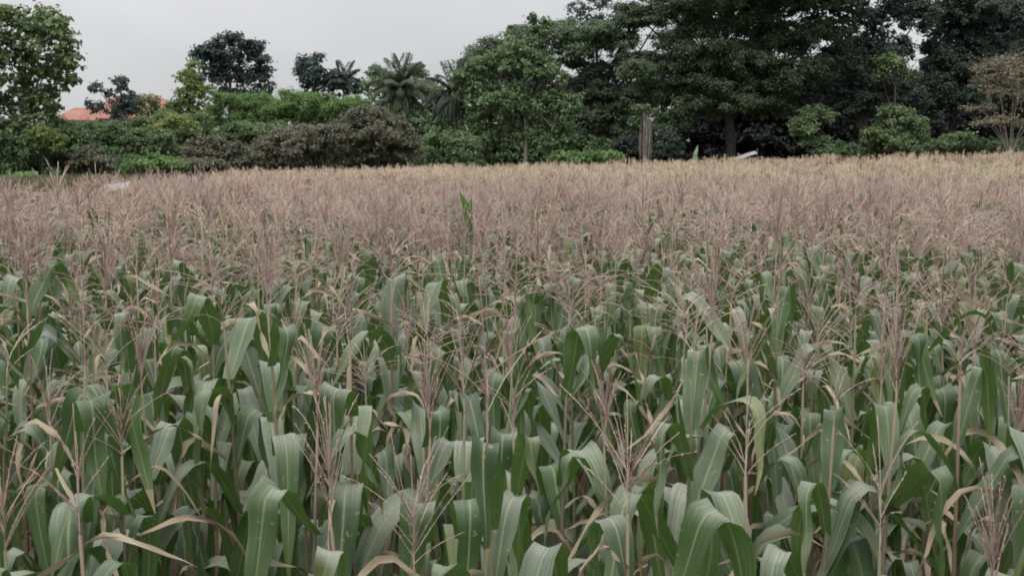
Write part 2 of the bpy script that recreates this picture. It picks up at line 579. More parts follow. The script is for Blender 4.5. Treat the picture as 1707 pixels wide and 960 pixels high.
tree('bamboo_clump', 'bright green feathery bamboo below the dark rounded tree', 'bamboo', 100,
     [(385, 190, 42, 26), (430, 174, 32, 20), (350, 206, 30, 20), (410, 215, 45, 24), (455, 190, 28, 24)],
     M['bright'], 400, leaf=(0.26, 0.09), density=1.0, clump=0.46, group='bright feathery clumps', seed=7, trunk_r=0.08, twigs=8)
tree('bamboo_clump', 'bright green feathery bamboo beside the coconut palm', 'bamboo', 99,
     [(500, 174, 40, 20), (550, 180, 42, 22), (480, 198, 36, 24), (592, 182, 34, 20), (540, 205, 50, 24), (620, 200, 30, 20)],
     M['bright'], 540, leaf=(0.26, 0.09), density=1.0, clump=0.46, group='bright feathery clumps', seed=8, trunk_r=0.08, twigs=8)
tree('orchard_tree', 'largest brown-olive domed orchard tree, below the coconut palm', 'orchard tree', 85,
     [(600, 226, 56, 36), (650, 236, 46, 36), (560, 242, 38, 30), (622, 198, 44, 17), (678, 252, 24, 28), (610, 265, 60, 20)],
     M['olive'], 615, leaf=(0.30, 0.15), density=1.1, clump=0.46, group='brown-olive orchard trees', seed=9, trunk_r=0.14)
tree('orchard_tree', 'middle brown-olive orchard tree between two others of its kind', 'orchard tree', 84,
     [(490, 250, 46, 28), (452, 248, 34, 26), (522, 238, 36, 26), (500, 225, 40, 14), (480, 272, 55, 14)],
     M['olive'], 490, leaf=(0.30, 0.15), density=1.1, clump=0.46, group='brown-olive orchard trees', seed=10, trunk_r=0.13)
tree('orchard_tree', 'lowest brown-olive orchard tree, below the dark rounded tree', 'orchard tree', 82,
     [(350, 260, 44, 22), (318, 258, 26, 20), (388, 262, 32, 20), (405, 270, 26, 16), (350, 276, 55, 12)],
     M['olive'], 355, leaf=(0.28, 0.14), density=1.1, clump=0.44, group='brown-olive orchard trees', seed=11, trunk_r=0.12)
for k, (lab, Yd, lobes, mt, dn) in enumerate([
    ('dark green bush with a pale lower side below the red roof', 83, [(240, 268, 44, 16), (212, 240, 32, 26), (262, 246, 36, 24), (290, 262, 24, 16)], 'dusty', 1.0),
    ('dark broad bush beside the corner tree', 82, [(128, 245, 46, 32), (158, 264, 40, 20), (96, 226, 32, 26), (178, 234, 22, 24), (140, 222, 18, 14), (130, 276, 50, 12)], 'mid', 1.05),
    ('dense bush with yellowish tips under the corner tree', 80, [(30, 246, 46, 32), (66, 260, 36, 24), (-5, 232, 40, 30), (-55, 240, 50, 46), (20, 274, 55, 14)], 'mid', 1.05),
    ('small low green shrub standing alone before the bushes', 64, [(40, 301, 26, 9), (28, 303, 16, 8), (56, 303, 16, 7)], 'bright', 1.0),
    ('mid-green bush between the red roof and the yellow-green tree', 90, [(300, 224, 34, 22), (258, 214, 36, 20), (326, 212, 24, 18), (280, 198, 22, 10)], 'dusty', 0.95),
    ('dark bush in front of the red roof', 89, [(180, 220, 34, 16), (150, 216, 26, 12), (118, 214, 28, 10), (212, 216, 22, 14)], 'mid', 1.0),
    ('yellowish bush under the corner tree, lit on top', 78, [(72, 226, 24, 14), (92, 240, 18, 12), (58, 240, 18, 12)], 'yellow', 0.8),
    ('pale green low bush before the dark hedge below the red roof', 78, [(250, 274, 34, 11), (284, 276, 22, 9), (222, 278, 20, 8)], 'bright', 0.9),
    ('brown-olive low bush beside the dark broad bush', 79, [(152, 266, 28, 16), (178, 274, 22, 11), (130, 274, 18, 10)], 'olive', 0.95),
    ('light green bush poking above the hedge under the yellow-green tree', 86, [(296, 204, 18, 12), (270, 212, 14, 9), (318, 214, 16, 12)], 'yellow', 0.6),
    ('thin scrub partly covering the red roof', 94, [(238, 186, 24, 14), (254, 168, 11, 7), (226, 170, 12, 10), (272, 190, 24, 12), (262, 178, 10, 7), (292, 186, 14, 16)], 'dusty', 0.45),
    ('dark green bush in front of the bamboo', 92, [(420, 226, 46, 20), (455, 222, 30, 18), (385, 232, 32, 18), (350, 232, 26, 14)], 'mid', 1.0),
    ('fresh green bush below the drooping palm', 88, [(742, 258, 28, 22), (782, 256, 24, 22), (726, 242, 22, 20), (760, 240, 24, 16), (705, 262, 18, 18)], 'mid', 1.0),
    ('round mid-green shrub standing before the dark wood', 90, [(1496, 200, 28, 20), (1478, 228, 36, 22), (1530, 218, 24, 24), (1508, 244, 44, 13), (1456, 226, 18, 13), (1550, 246, 18, 11)], 'dusty', 1.0),
    ('grey-green vine mound leaning at the mouth of the dark wood', 94, [(1352, 192, 24, 13), (1340, 222, 17, 24), (1366, 246, 18, 18), (1380, 196, 12, 8), (1330, 205, 14, 10)], 'mid', 0.7),
    ('low pale green weeds at the field edge below the ivy-covered tree', 88, [(950, 266, 24, 9), (1000, 264, 28, 10), (1024, 266, 14, 9), (975, 268, 30, 7)], 'bright', 1.0),
    ('low green bush under the pale bare-branched tree', 91, [(1602, 238, 44, 12), (1640, 246, 34, 10), (1580, 250, 26, 9), (1700, 246, 34, 10)], 'mid', 0.9),
    ('low bush at the foot of the vine mound', 93, [(1400, 252, 22, 12), (1425, 258, 20, 9), (1375, 262, 18, 8)], 'mid', 0.9),
    ('dark low bush behind the vine-hung trunk', 96, [(1040, 250, 24, 20), (1105, 256, 26, 16), (1120, 240, 16, 16)], 'wood', 1.0),
]):
    tree('bush', lab, 'bush', Yd, lobes, M[mt], None, satellites=5, spread=0.8, leaf=(0.28, 0.16), density=dn, clump=0.42, group=GB, seed=20 + k, trunk_r=0.06, twigs=3)
tree('ivy_covered_tree', 'mid-green tree hung with climbers, thin pale trunk, beside the drooping palm', 'tree', 95,
     [(830, 118, 42, 34), (790, 150, 32, 40), (872, 92, 42, 30), (902, 132, 40, 36), (842, 172, 44, 32), (892, 182, 40, 30), (900, 60, 22, 14),
      (888, 38, 11, 10), (910, 40, 8, 8), (850, 222, 24, 24), (908, 232, 22, 26), (944, 182, 26, 34), (800, 200, 28, 30), (815, 240, 26, 26), (938, 236, 18, 24)],
     M['mid'], 876, 'bark_pale', leaf=(0.36, 0.22), density=0.95, clump=0.48, group=GL, seed=40, trunk_r=0.16)
tree('rain_tree', 'wide umbrella-crowned dark tree sloping down behind the ivy-covered tree', 'tree', 108,
     [(822, 92, 46, 21), (872, 72, 46, 21), (930, 60, 48, 21), (990, 58, 52, 21), (1035, 76, 30, 18), (960, 92, 50, 24), (1005, 128, 44, 21),
      (1020, 165, 44, 21), (975, 150, 36, 27), (1040, 195, 34, 21), (985, 195, 40, 27), (960, 225, 36, 33), (800, 112, 34, 21), (1062, 24, 34, 14), (1098, 36, 34, 12), (1050, 98, 36, 16), (1078, 112, 44, 14), (1052, 165, 40, 20), (1045, 225, 40, 24), (1048, 46, 34, 12), (1100, 100, 30, 10), (1120, 60, 26, 12)],
     M['rain'], 1000, 'bark_dark', leaf=(0.30, 0.15), density=1.05, clump=0.66, group=GL, seed=41, trunk_r=0.32, flat=0.6, depth=1.0, up=1.1)
tree('sparse_tree', 'thin sparse-leaved treetop above the umbrella crown, against the sky', 'tree', 128,
     [(962, 16, 22, 14), (1000, 8, 24, 14), (1024, 28, 12, 9), (985, 34, 26, 9), (955, 38, 12, 7), (1010, 60, 30, 20)],
     M['teal'], 995, 'bark_dark', leaf=(0.30, 0.2), density=0.32, clump=0.34, group=GL, seed=42, trunk_r=0.12, twigs=12)
tree('rain_tree', 'largest rain tree with stacked flat layers of leaves over the dark hollow', 'tree', 100,
     [(1120, 22, 52, 16), (1180, 8, 66, 20), (1152, 52, 42, 14), (1232, 40, 60, 18), (1180, 86, 56, 15), (1134, 116, 38, 12), (1232, 110, 66, 16),
      (1292, 78, 58, 20), (1160, 142, 52, 14), (1252, 150, 66, 16), (1070, 122, 34, 14), (1085, 148, 36, 14), (1342, 60, 54, 24), (1332, 120, 54, 21),
      (1200, -30, 120, 27), (1330, -25, 100, 45), (1090, -12, 50, 15), (1210, 172, 60, 15), (1050, 18, 26, 12), (1290, 180, 44, 18), (1300, 20, 60, 30), (1130, 78, 30, 14), (1180, 116, 44, 16), (1290, 140, 50, 18), (1240, 10, 60, 20), (1150, 175, 50, 18), (1120, 205, 40, 20)],
     M['rain'], 1215, 'bark_dark', leaf=(0.30, 0.15), density=1.05, clump=0.7, group=GL, seed=43, trunk_r=0.5, flat=0.7, depth=1.1, up=1.2, limb_r=0.16)
tree('forked_tree', 'dark forked tree with bare crooked limbs showing in the wood', 'tree', 102,
     [(1400, 22, 56, 30), (1472, 34, 44, 34), (1396, 104, 40, 24), (1352, 160, 42, 26), (1400, 56, 24, 14), (1450, -20, 80, 30), (1440, 80, 26, 18), (1390, 145, 30, 16), (1330, 185, 34, 20), (1500, 76, 20, 18), (1452, 142, 42, 26), (1420, 182, 56, 32), (1500, 168, 40, 28), (1530, 28, 40, 22), (1475, 90, 40, 20)],
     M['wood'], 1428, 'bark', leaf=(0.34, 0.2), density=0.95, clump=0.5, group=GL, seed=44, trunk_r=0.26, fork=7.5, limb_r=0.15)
tree('wood_tree', 'tall dark tree beside the pale bare-branched tree', 'tree', 106,
     [(1582, 56, 44, 40), (1622, 20, 60, 24), (1592, 120, 42, 40), (1640, 84, 34, 22), (1560, -20, 80, 30), (1690, 14, 44, 14), (1690, 84, 40, 12), (1600, 170, 44, 34), (1560, 160, 24, 40), (1740, 50, 50, 40), (1545, 30, 34, 22), (1566, 104, 28, 30), (1650, 112, 50, 24), (1620, 56, 34, 22), (1530, 160, 30, 28), (1640, 30, 60, 16), (1640, 150, 50, 34)],
     M['wood'], 1575, 'bark_dark', leaf=(0.34, 0.2), density=1.05, clump=0.5, group=GL, seed=45, trunk_r=0.28)
tree('wood_tree', 'dark tree at the picture edge behind the pale bare-branched tree', 'tree', 112,
     [(1700, 130, 50, 34), (1660, 160, 40, 34), (1740, 180, 60, 50), (1690, 200, 50, 34), (1790, 90, 60, 60), (1800, 10, 80, 50)],
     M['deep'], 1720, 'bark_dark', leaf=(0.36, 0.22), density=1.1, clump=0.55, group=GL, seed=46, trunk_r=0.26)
tree('slender_tree', 'slender tree with a small bright tuft, inside the dark wood', 'tree', 97,
     [(1488, 114, 28, 12), (1478, 100, 18, 8), (1514, 124, 14, 7), (1470, 128, 12, 7)],
     M['dusty'], 1486, 'bark', leaf=(0.32, 0.2), density=0.7, clump=0.4, group=GL, seed=47, trunk_r=0.08)
tree('pale_tree', 'pale bare-branched tree with thin yellow-brown leaves before the wood', 'tree', 88,
     [(1660, 116, 40, 20), (1700, 120, 40, 26), (1640, 140, 28, 20), (1690, 160, 40, 24), (1632, 180, 26, 8), (1725, 170, 30, 22), (1645, 205, 30, 6), (1670, 200, 26, 12), (1715, 205, 26, 10)],
     M['straw_leaf'], 1686, 'bark_pale', leaf=(0.24, 0.11), density=0.15, clump=0.4, group=GL, seed=48, trunk_r=0.10, twigs=26, fork=2.0, limb_r=0.07)

# vine-hung trunk in front of the wood
r = np.random.default_rng(77)
vb = at(1074, 272, 92)
vb[2] = float(ground_z(vb[0], 92))
vt = tag(empty('vine_hung_trunk', vb), 'pale broken trunk hung with dry vines below the umbrella crowns', 'tree', GL)
g = Geo()
g.add(*tube(bez((0, 0, -.2), (0.2, 0, 3.2), (-0.1, 0, 6.4), 7), np.array([.3, .22, .2, .17, .17, .15, .1]), 8))
g.build('trunk', M['bark_pale'], vt)
g = Geo()
for k in range(34):
    a = r.uniform(0, 6.28)
    p0 = np.array((math.cos(a) * r.uniform(.1, .65), math.sin(a) * r.uniform(.1, .6), r.uniform(4.6, 6.5)))
    p2 = np.array((math.cos(a) * r.uniform(.3, .6), math.sin(a) * .5, r.uniform(0.1, 3.4)))
    g.add(*tube(bez(p0, (p0 + p2) / 2 + r.normal(0, .16, 3), p2, 6), np.full(6, r.uniform(.015, .045)), 4))
g.build('vine', M['bark_pale'], vt)
g, _ = crown_geo([(np.array((-.3, 0, 6.5)), (1.2, 1.0, .35)), (np.array((-.7, .2, 5.4)), (.5, .6, .6)), (np.array((.3, -.1, 1.0)), (.5, .5, .9))], (0.28, .17), 0.8, .34, r)
g.build('crown', M['mid'], vt, smooth=False)

# deep wood behind the trees: a mass nobody could count
r = np.random.default_rng(99)
lb = []
for k in range(110):
    px = r.uniform(940, 1950)
    py = r.uniform(140, 290) if px > 1060 else r.uniform(190, 290)
    lb.append((px, py, r.uniform(40, 70), r.uniform(22, 36)))
for k in range(34):
    lb.append((r.uniform(790, 1010), r.uniform(120, 290), r.uniform(30, 50), r.uniform(22, 34)))
for k in range(34):
    px = r.uniform(1130, 1950)
    if abs(px - 1527) > 45:
        lb.append((px, r.uniform(50, 150), r.uniform(34, 56), r.uniform(24, 36)))
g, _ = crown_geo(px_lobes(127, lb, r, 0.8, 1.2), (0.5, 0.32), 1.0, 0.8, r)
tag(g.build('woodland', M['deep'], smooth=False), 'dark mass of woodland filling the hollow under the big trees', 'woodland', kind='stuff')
lb = [(px, 285 - h * .5, 46, h * .55) for px, h in zip(range(-160, 980, 42), r.uniform(50, 74, 40))] + [(px, py, 46, 22) for px in range(-160, 1010, 42) for py in (300, 272)]
g, _ = crown_geo(px_lobes(108, lb, r, 0.8, 0.8), (0.45, 0.28), 1.7, 0.7, r)
tag(g.build('undergrowth', M['mid'], smooth=False), 'continuous dark undergrowth behind the bushes and palms', 'undergrowth', kind='stuff')


# ------------------------------------------------------------------ palms
def frond_mesh(name, Lf, e0, e1, mats, r, leaflet=0.9, droop=0.8):
    """Arching midrib with two rows of drooping leaflets."""
    n = 14
    s = np.linspace(0, 1, n)
    el = R(e0) + (R(e1) - R(e0)) * s ** 1.3
    pts = np.zeros((n, 3))
    for k in range(1, n):
        pts[k] = pts[k - 1] + np.array((math.cos(el[k]), 0, math.sin(el[k]))) * Lf / (n - 1)
    g = Geo()
    g.add(*tube(pts, np.linspace(0.05, 0.008, n), 5), mat=1)
    nl = 44
    for side in (-1, 1):
        for ss in np.linspace(0.1, 0.99, nl):
            f = ss * (n - 1)
            k = min(int(f), n - 2)
            p = pts[k] + (pts[k + 1] - pts[k]) * (f - k)
            tg_ = norm(pts[k + 1] - pts[k])
            l_ = leaflet * (1 - 0.65 * ss ** 2) * min(1, 0.5 + ss * 3) * r.uniform(.85, 1.1)
            d = norm(tg_ * 0.65 + np.array((0, side, 0)) * 1.0 + np.array((0, 0, -droop * r.uniform(.5, 1.2))))
            w_ = np.cross(d, np.array((0, 0, 1.0)))
            w_ = norm(w_) * 0.065
            m_ = p + d * l_ * .5
            e_ = p + d * l_ + np.array((0, 0, -droop * .3 * l_))
            v = [p, m_ + w_, e_, m_ - w_]
            g.add(v, [[0, 1, 2, 3]])
    return g.mesh(name, mats, smooth=False)


def palm(label, px, Y, py_head, px_base, mat, Lf, specs, seed, group='palms behind the bushes', r_t=0.13):
    r = np.random.default_rng(seed)
    bx = (px_base - 853.5) / FPX * Y
    base = np.array((bx, Y, float(ground_z(bx, Y))))
    head = at(px, py_head, Y) - base
    root = tag(empty('palm_tree', base), label, 'palm', group)
    pts = bez((0, 0, -.2), (head[0] * .1, 0, head[2] * .6), head, 12)
    g = Geo()
    rad = np.linspace(r_t * 1.3, r_t * .8, 12)
    rad[::2] *= 1.06
    g.add(*tube(pts, rad, 8))
    g.build('trunk', M['bark_pale'], root)
    meshes = [frond_mesh('frond', Lf * r.uniform(.9, 1.05), e0, e1, [mat, M['bark_pale']], r) for e0, e1, _ in specs]
    for (e0, e1, cnt), me in zip(specs, meshes):
        a0 = r.uniform(0, 6.28)
        for k in range(cnt):
            o = link('frond', me, root)
            o.location = head
            s = r.uniform(.85, 1.1)
            o.scale = (s, s, s)
            o.rotation_euler = (r.normal(0, .12), r.normal(0, .1), a0 + k * 6.283 / cnt + r.normal(0, .2))
    return root


palm('coconut palm with spreading fronds and a leaning pale trunk', 668, 105, 148, 645, M['palm'], 3.5,
     [(84, 55, 6), (64, 12, 9), (38, -25, 11), (12, -50, 10), (-20, -75, 6)], 5)
palm('darker palm with long hanging fronds beside the coconut palm', 757, 98, 158, 762, M['palm_dark'], 3.4,
     [(84, 60, 5), (65, 0, 5), (35, -60, 7), (0, -80, 8), (-30, -88, 6)], 6)
palm('small far palm tuft beside the far tree with two tops', 574, 135, 134, 572, M['palm_dark'], 2.6,
     [(80, 50, 5), (50, 0, 7), (20, -40, 7), (-10, -65, 5)], 7)

# ------------------------------------------------------------------ house behind the bushes
m, t, o = new_mat('clay_roof')
n = noise(t, 0.6, 4.0)
tcn = t.nodes.new('ShaderNodeTexCoord')
wv = t.nodes.new('ShaderNodeTexWave')
wv.inputs['Scale'].default_value = 1.1
wv.bands_direction = 'X'
t.links.new(tcn.outputs['Object'], wv.inputs['Vector'])
c = ramp(t, n, [(0.3, (0.235, 0.105, 0.088)), (0.7, (0.31, 0.155, 0.125))])
surface(t, o, c, 0.75, bump=wv.outputs[0], bump_d=0.06, spec=0.2)
M['roof'] = m
m, t, o = new_mat('rendered_wall')
n = noise(t, 1.2, 5.0)
surface(t, o, ramp(t, n, [(0.3, (0.42, 0.40, 0.36)), (0.7, (0.55, 0.53, 0.48))]), 0.9)
M['wall'] = m
m, t, o = new_mat('window_glass')
surface(t, o, (0.03, 0.035, 0.04), 0.15, spec=0.6)
M['glass'] = m


def box(g, x0, x1, y0, y1, z0, z1, mat=0):
    v = [(x0, y0, z0), (x1, y0, z0), (x1, y1, z0), (x0, y1, z0), (x0, y0, z1), (x1, y0, z1), (x1, y1, z1), (x0, y1, z1)]
    g.add(v, [(0, 3, 2, 1), (4, 5, 6, 7), (0, 1, 5, 4), (1, 2, 6, 5), (2, 3, 7, 6), (3, 0, 4, 7)], mat)
    return g


def hip(g, x0, x1, y0, y1, ze, zr, ins, th=0.14):
    ym = (y0 + y1) / 2
    for dz, flip in ((0, 1), (-th, -1)):
        v = np.array([(x0, y0, ze), (x1, y0, ze), (x1, y1, ze), (x0, y1, ze), (x0 + ins, ym, zr), (x1 - ins, ym, zr)], float) + np.array((0, 0, dz))
        q = [(0, 1, 5, 4), (2, 3, 4, 5), (1, 2, 5, 5), (3, 0, 4, 4)]
        vv, qq = [], []
        for f in q:
            b = len(vv)
            pts = [v[k] for k in f]
            if f[2] == f[3]:
                pts[3] = (v[f[2]] + v[f[0]]) / 2
                pts = [v[f[0]], v[f[1]], v[f[2]], (v[f[2]] + v[f[0]]) / 2]
            vv += pts
            qq.append([b, b + 1, b + 2, b + 3][::flip])
        g.add(vv, qq)
    g.add([(x0, y0, ze), (x1, y0, ze), (x1, y1, ze), (x0, y1, ze), (x0, y0, ze - th), (x1, y0, ze - th), (x1, y1, ze - th), (x0, y1, ze - th)],
          [(4, 5, 1, 0), (5, 6, 2, 1), (6, 7, 3, 2), (7, 4, 0, 3)])
    return g


YH = 126
hx = (205 - 853.5) / FPX * YH
hz = float(ground_z(hx, YH))
house = tag(empty('house', (hx, YH, hz)), 'house with a salmon-red tiled roof half hidden behind the bushes', 'house')
S = YH / FPX
ze, zr = at(205, 197, YH)[2] - hz, at(205, 156, YH)[2] - hz
g = box(Geo(), -4.0, 6.2, 0.4, 6.0, 0, ze - .15)
g.build('wall', M['wall'], house, smooth=False)
hip(Geo(), -4.6, 6.8, -.3, 6.7, ze, zr, 3.2).build('roof', M['roof'], house, smooth=False)
g = box(Geo(), -7.0, -4.05, 0.9, 5.0, 0, ze - .35)
g.build('side_wall', M['wall'], house, smooth=False)
hip(Geo(), -7.5, -2.2, -.9, 5.5, ze - .25, at(205, 178, YH)[2] - hz, 1.6).build('side_roof', M['roof'], house, smooth=False)
me = None
for xw in (-2.6, 0.4, 3.6):
    wf = box(Geo(), xw, xw + 1.4, 0.34, 0.4 - .003, 1.0, 2.4).build('window', M['wall'], house, smooth=False)
    box(Geo(), xw + .1, xw + 1.3, 0.32, 0.337, 1.1, 2.3).build('pane', M['glass'], wf, smooth=False)


# ------------------------------------------------------------------ maize
def blade(Lb, W, phi0, fold, sharp, phi1, twist, wave, nseg, nc, r, gutter=0.22, side=0.0):
    """One maize leaf in local space: base at origin, growing along +X, up is +Z."""
    s = np.linspace(0, 1, nseg + 1)
    sg = 1 / (1 + np.exp(-(s - fold) / sharp))
    sg = (sg - sg[0]) / (sg[-1] - sg[0])
    phi = R(phi0) + (R(phi1) - R(phi0)) * sg
    d = np.stack([np.cos(phi), side * s * np.ones_like(s), np.sin(phi)], -1)
    d = norm(d)
    p = np.zeros((nseg + 1, 3))
    p[1:] = np.cumsum((d[1:] + d[:-1]) * 0.5 * Lb / nseg, axis=0)
    w_ = W * np.minimum(1, 0.45 + 2.0 * s) * np.maximum(0.02, (1 - s ** 1.9)) ** 0.9
    nrm = np.stack([-np.sin(phi), np.zeros_like(phi), np.cos(phi)], -1)
    lat = np.tile(np.array((0.0, 1, 0)), (nseg + 1, 1))
    tw = (R(twist) * s ** 1.2)[:, None]
    lat2 = np.cos(tw) * lat + np.sin(tw) * nrm
    nrm2 = np.cos(tw) * nrm - np.sin(tw) * lat
    u_ = np.linspace(-1, 1, nc + 1)
    ph = r.uniform(0, 6.28, 2)
    wv_ = np.stack([np.sin(s * 17 + ph[0]), np.sin(s * 15 + ph[1])], -1) * wave * (s * (1 - s) * 4)[:, None]
    off = np.where(u_[None, :] < 0, wv_[:, :1], wv_[:, 1:]) * (np.abs(u_) ** 1.5)[None, :]
    nrm_off = (wave * .8 * np.sin(s * 9 + ph[0] * 2) * s)[:, None]
    off = off + nrm_off
    gut = gutter * np.abs(u_)[None, :] * (w_ / 2)[:, None] * (1 - 0.6 * s)[:, None]
    v = p[:, None, :] + lat2[:, None, :] * (u_[None, :] * (w_ / 2)[:, None])[:, :, None] + nrm2[:, None, :] * (gut + off)[:, :, None]
    uv = np.stack(np.broadcast_arrays((u_[None, :] + 1) / 2, s[:, None]), -1)
    n1 = nc + 1
    i, j = np.meshgrid(np.arange(nseg), np.arange(nc), indexing='ij')
    k = i * n1 + j
    q = np.stack([k, k + n1, k + n1 + 1, k + 1], -1).reshape(-1, 4)
    return v.reshape(-1, 3), q, uv.reshape(-1, 2)


def rotz(v, a, loc=(0, 0, 0)):
    c_, s_ = math.cos(a), math.sin(a)
    return v @ np.array(((c_, s_, 0), (-s_, c_, 0), (0, 0, 1))) + np.asarray(loc)


TASSEL = {  # form: (branches, base angle from the axis, bend, axis length, branch length)
    'wide open': (22, 42, 45, 0.32, 0.27),
    'tight upright': (22, 11, 12, 0.42, 0.28),
    'drooping': (19, 38, 80, 0.32, 0.27),
    'sparse': (9, 26, 22, 0.46, 0.25),
    'half open': (21, 23, 22, 0.38, 0.28),
    'bent over': (12, 40, 50, 0.30, 0.24),
}


def tassel_arrays(form, r, segs=6, sides=3, thick=0.0019, axis_segs=9, scale=1.0, nb=None, spikelets=False):
    n, a0, bend, La, Lb = TASSEL[form]
    n = nb or n
    La, Lb = La * scale, Lb * scale
    g = Geo()
    lean = R(70) if form == 'bent over' else R(r.uniform(-8, 14))
    la = r.uniform(0, 6.28)
    s = np.linspace(0, 1, axis_segs)
    ang = lean * s ** 1.2
    d = np.stack([np.sin(ang) * math.cos(la), np.sin(ang) * math.sin(la), np.cos(ang)], -1)
    p = np.vstack([np.zeros((1, 3)), np.cumsum(d[1:] * La / (axis_segs - 1), axis=0)])
    th = thick * np.linspace(1.5, .75, axis_segs) * (1 + .25 * np.sin(np.arange(axis_segs) * 2.4))
    g.add(*tube(p, th, sides))
    for k in range(n):
        f = r.uniform(0.02, 0.5) * (axis_segs - 1)
        i0 = min(int(f), axis_segs - 2)
        st = p[i0] + (p[i0 + 1] - p[i0]) * (f - i0)
        az = k * 2.4 + r.normal(0, .4)
        th0 = R(max(4, a0 + r.normal(0, 9)))
        th1 = th0 + R(bend * r.uniform(.5, 1.4))
        ss = np.linspace(0, 1, segs)
        an = th0 + (th1 - th0) * ss
        dd = np.stack([np.sin(an) * math.cos(az), np.sin(an) * math.sin(az), np.cos(an)], -1)
        dd = norm(dd + r.normal(0, .12, 3) * ss[:, None] + r.normal(0, .035, (segs, 3)))
        l_ = Lb * r.uniform(.65, 1.15)
        bp = st + np.vstack([np.zeros((1, 3)), np.cumsum(dd[1:] * l_ / (segs - 1), axis=0)])
        tb = thick * np.linspace(1.0, .6, segs) * (1 + .3 * np.sin(np.arange(segs) * 2.1 + k))
        g.add(*tube(bp, tb, sides))
        if spikelets:
            for f2 in r.uniform(.1, 1, 20):
                i2 = min(int(f2 * (segs - 1)), segs - 2)
                q0 = bp[i2] + (bp[i2 + 1] - bp[i2]) * (f2 * (segs - 1) - i2)
                dv = norm(norm(bp[i2 + 1] - bp[i2]) + r.normal(0, .28, 3) + np.array((0, 0, -.15)))
                sv = norm(np.cross(dv, r.normal(size=3))) * .0017
                g.add([q0, q0 + dv * .005 + sv, q0 + dv * .011, q0 + dv * .005 - sv], [[0, 1, 2, 3]])
    return g


def maize_spec(r, form, leafy=True, n_leaf=None):
    """Numbers of one plant: stalk line and leaf list."""
    H = r.uniform(1.72, 1.90)
    bendx, bendy = r.normal(0, .06, 2)
    hs = np.linspace(0, 1, 9)
    st = np.stack([bendx * hs ** 2, bendy * hs ** 2, H * hs], -1)
    plane = 1.571 + r.normal(0, .35)
    leaves = []
    nL = n_leaf or r.integers(9, 12)
    for k in range(nL):
        f = 0.26 + 0.65 * k / (nL - 1)
        top = k / (nL - 1)
        Lb = (0.62 + 0.32 * math.sin(math.pi * min(1, 0.25 + 0.62 * top))) * r.uniform(.86, 1.1) * (1 - 0.32 * top ** 3)
        W = (0.088 + 0.020 * (1 - top)) * r.uniform(.86, 1.2)
        phi0 = r.uniform(48, 78)
        fold = r.uniform(0.22, 0.52)
        sharp = r.choice([0.015, 0.02, 0.03, 0.05, 0.10])
        phi1 = r.uniform(-94, -66)
        W *= r.uniform(.74, 1.04)
        Lb *= 0.93
        leaves.append(dict(f=f, az=plane + math.pi * k + r.normal(0, .38), L=Lb, W=W, phi0=phi0, fold=fold, sharp=sharp, phi1=phi1,
                           twist=r.normal(0, 42), wave=r.uniform(.006, .018), side=r.normal(0, .3)))
    return dict(H=H, st=st, leaves=leaves, form=form)


def stalk_point(sp_, f):
    x = f * 8
    k = min(int(x), 7)
    return sp_['st'][k] + (sp_['st'][k + 1] - sp_['st'][k]) * (x - k)


FORMS = list(TASSEL)
protos = []
pr = np.random.default_rng(31)
for k in range(18):
    form = FORMS[k % 6]
    s_ = maize_spec(pr, form)
    parts = []
    g = Geo()
    rad = np.linspace(.0125, .0034, 9)
    g.add(*tube(s_['st'], rad, 6))
    parts.append(('stalk', g.mesh('stalk', M['stalk'])))
    for n_, lf in enumerate(s_['leaves']):
        dead = n_ < 2 or pr.random() < (.22 if n_ < 5 else .03)
        v, q, uv = blade(lf['L'] * (.8 if dead else 1), lf['W'] * (pr.uniform(.16, .34) if dead else 1), lf['phi0'] - (15 if dead else 0), lf['fold'], lf['sharp'], -88 if dead else lf['phi1'],
                         lf['twist'] * (5 if dead else 1), lf['wave'] * (1.6 if dead else 1), 18, 4, pr, side=lf['side'])
        v = rotz(v, lf['az'], stalk_point(s_, lf['f']))
        nm = 'dry_leaf' if dead else 'leaf'
        parts.append((nm, Geo().add(v, q, uv=uv).mesh(nm, M['dry'] if dead else M['leaf'])))
    for _ in range(2):
        v, q, uv = blade(pr.uniform(.3, .55), pr.uniform(.012, .024), pr.uniform(20, 70), pr.uniform(.25, .6), pr.choice([.03, .1]), pr.uniform(-90, -20),
                         pr.normal(0, 200), .01, 12, 2, pr, side=pr.normal(0, .5))
        v = rotz(v, pr.uniform(0, 6.28), stalk_point(s_, pr.uniform(.66, .97)))
        parts.append(('dry_leaf', Geo().add(v, q, uv=uv).mesh('dry_leaf', M['dry'])))
    tz = tassel_arrays(form, pr, spikelets=True)
    v, q, mm, uv = tz.arrays()
    parts.append(('tassel', Geo().add(v, q, uv=uv).mesh('tassel', M['tassel'])))
    protos.append((form, parts, s_['st'][-1] - np.array((0, 0, .005))))


def put_plant(proto, loc, rz, scale, label, group, tsc=1.0):
    form, parts, tip = proto
    root = empty('maize_plant', loc, rz)
    root.scale = (scale, scale, scale)
    tag(root, label, 'maize plant', group)
    for nm, me in parts:
        o = bpy.data.objects.new(nm, me)
        if nm == 'tassel':
            o.location = tip
            o.scale = (tsc, tsc, tsc)
        o.parent = root
        C.objects.link(o)
    return root


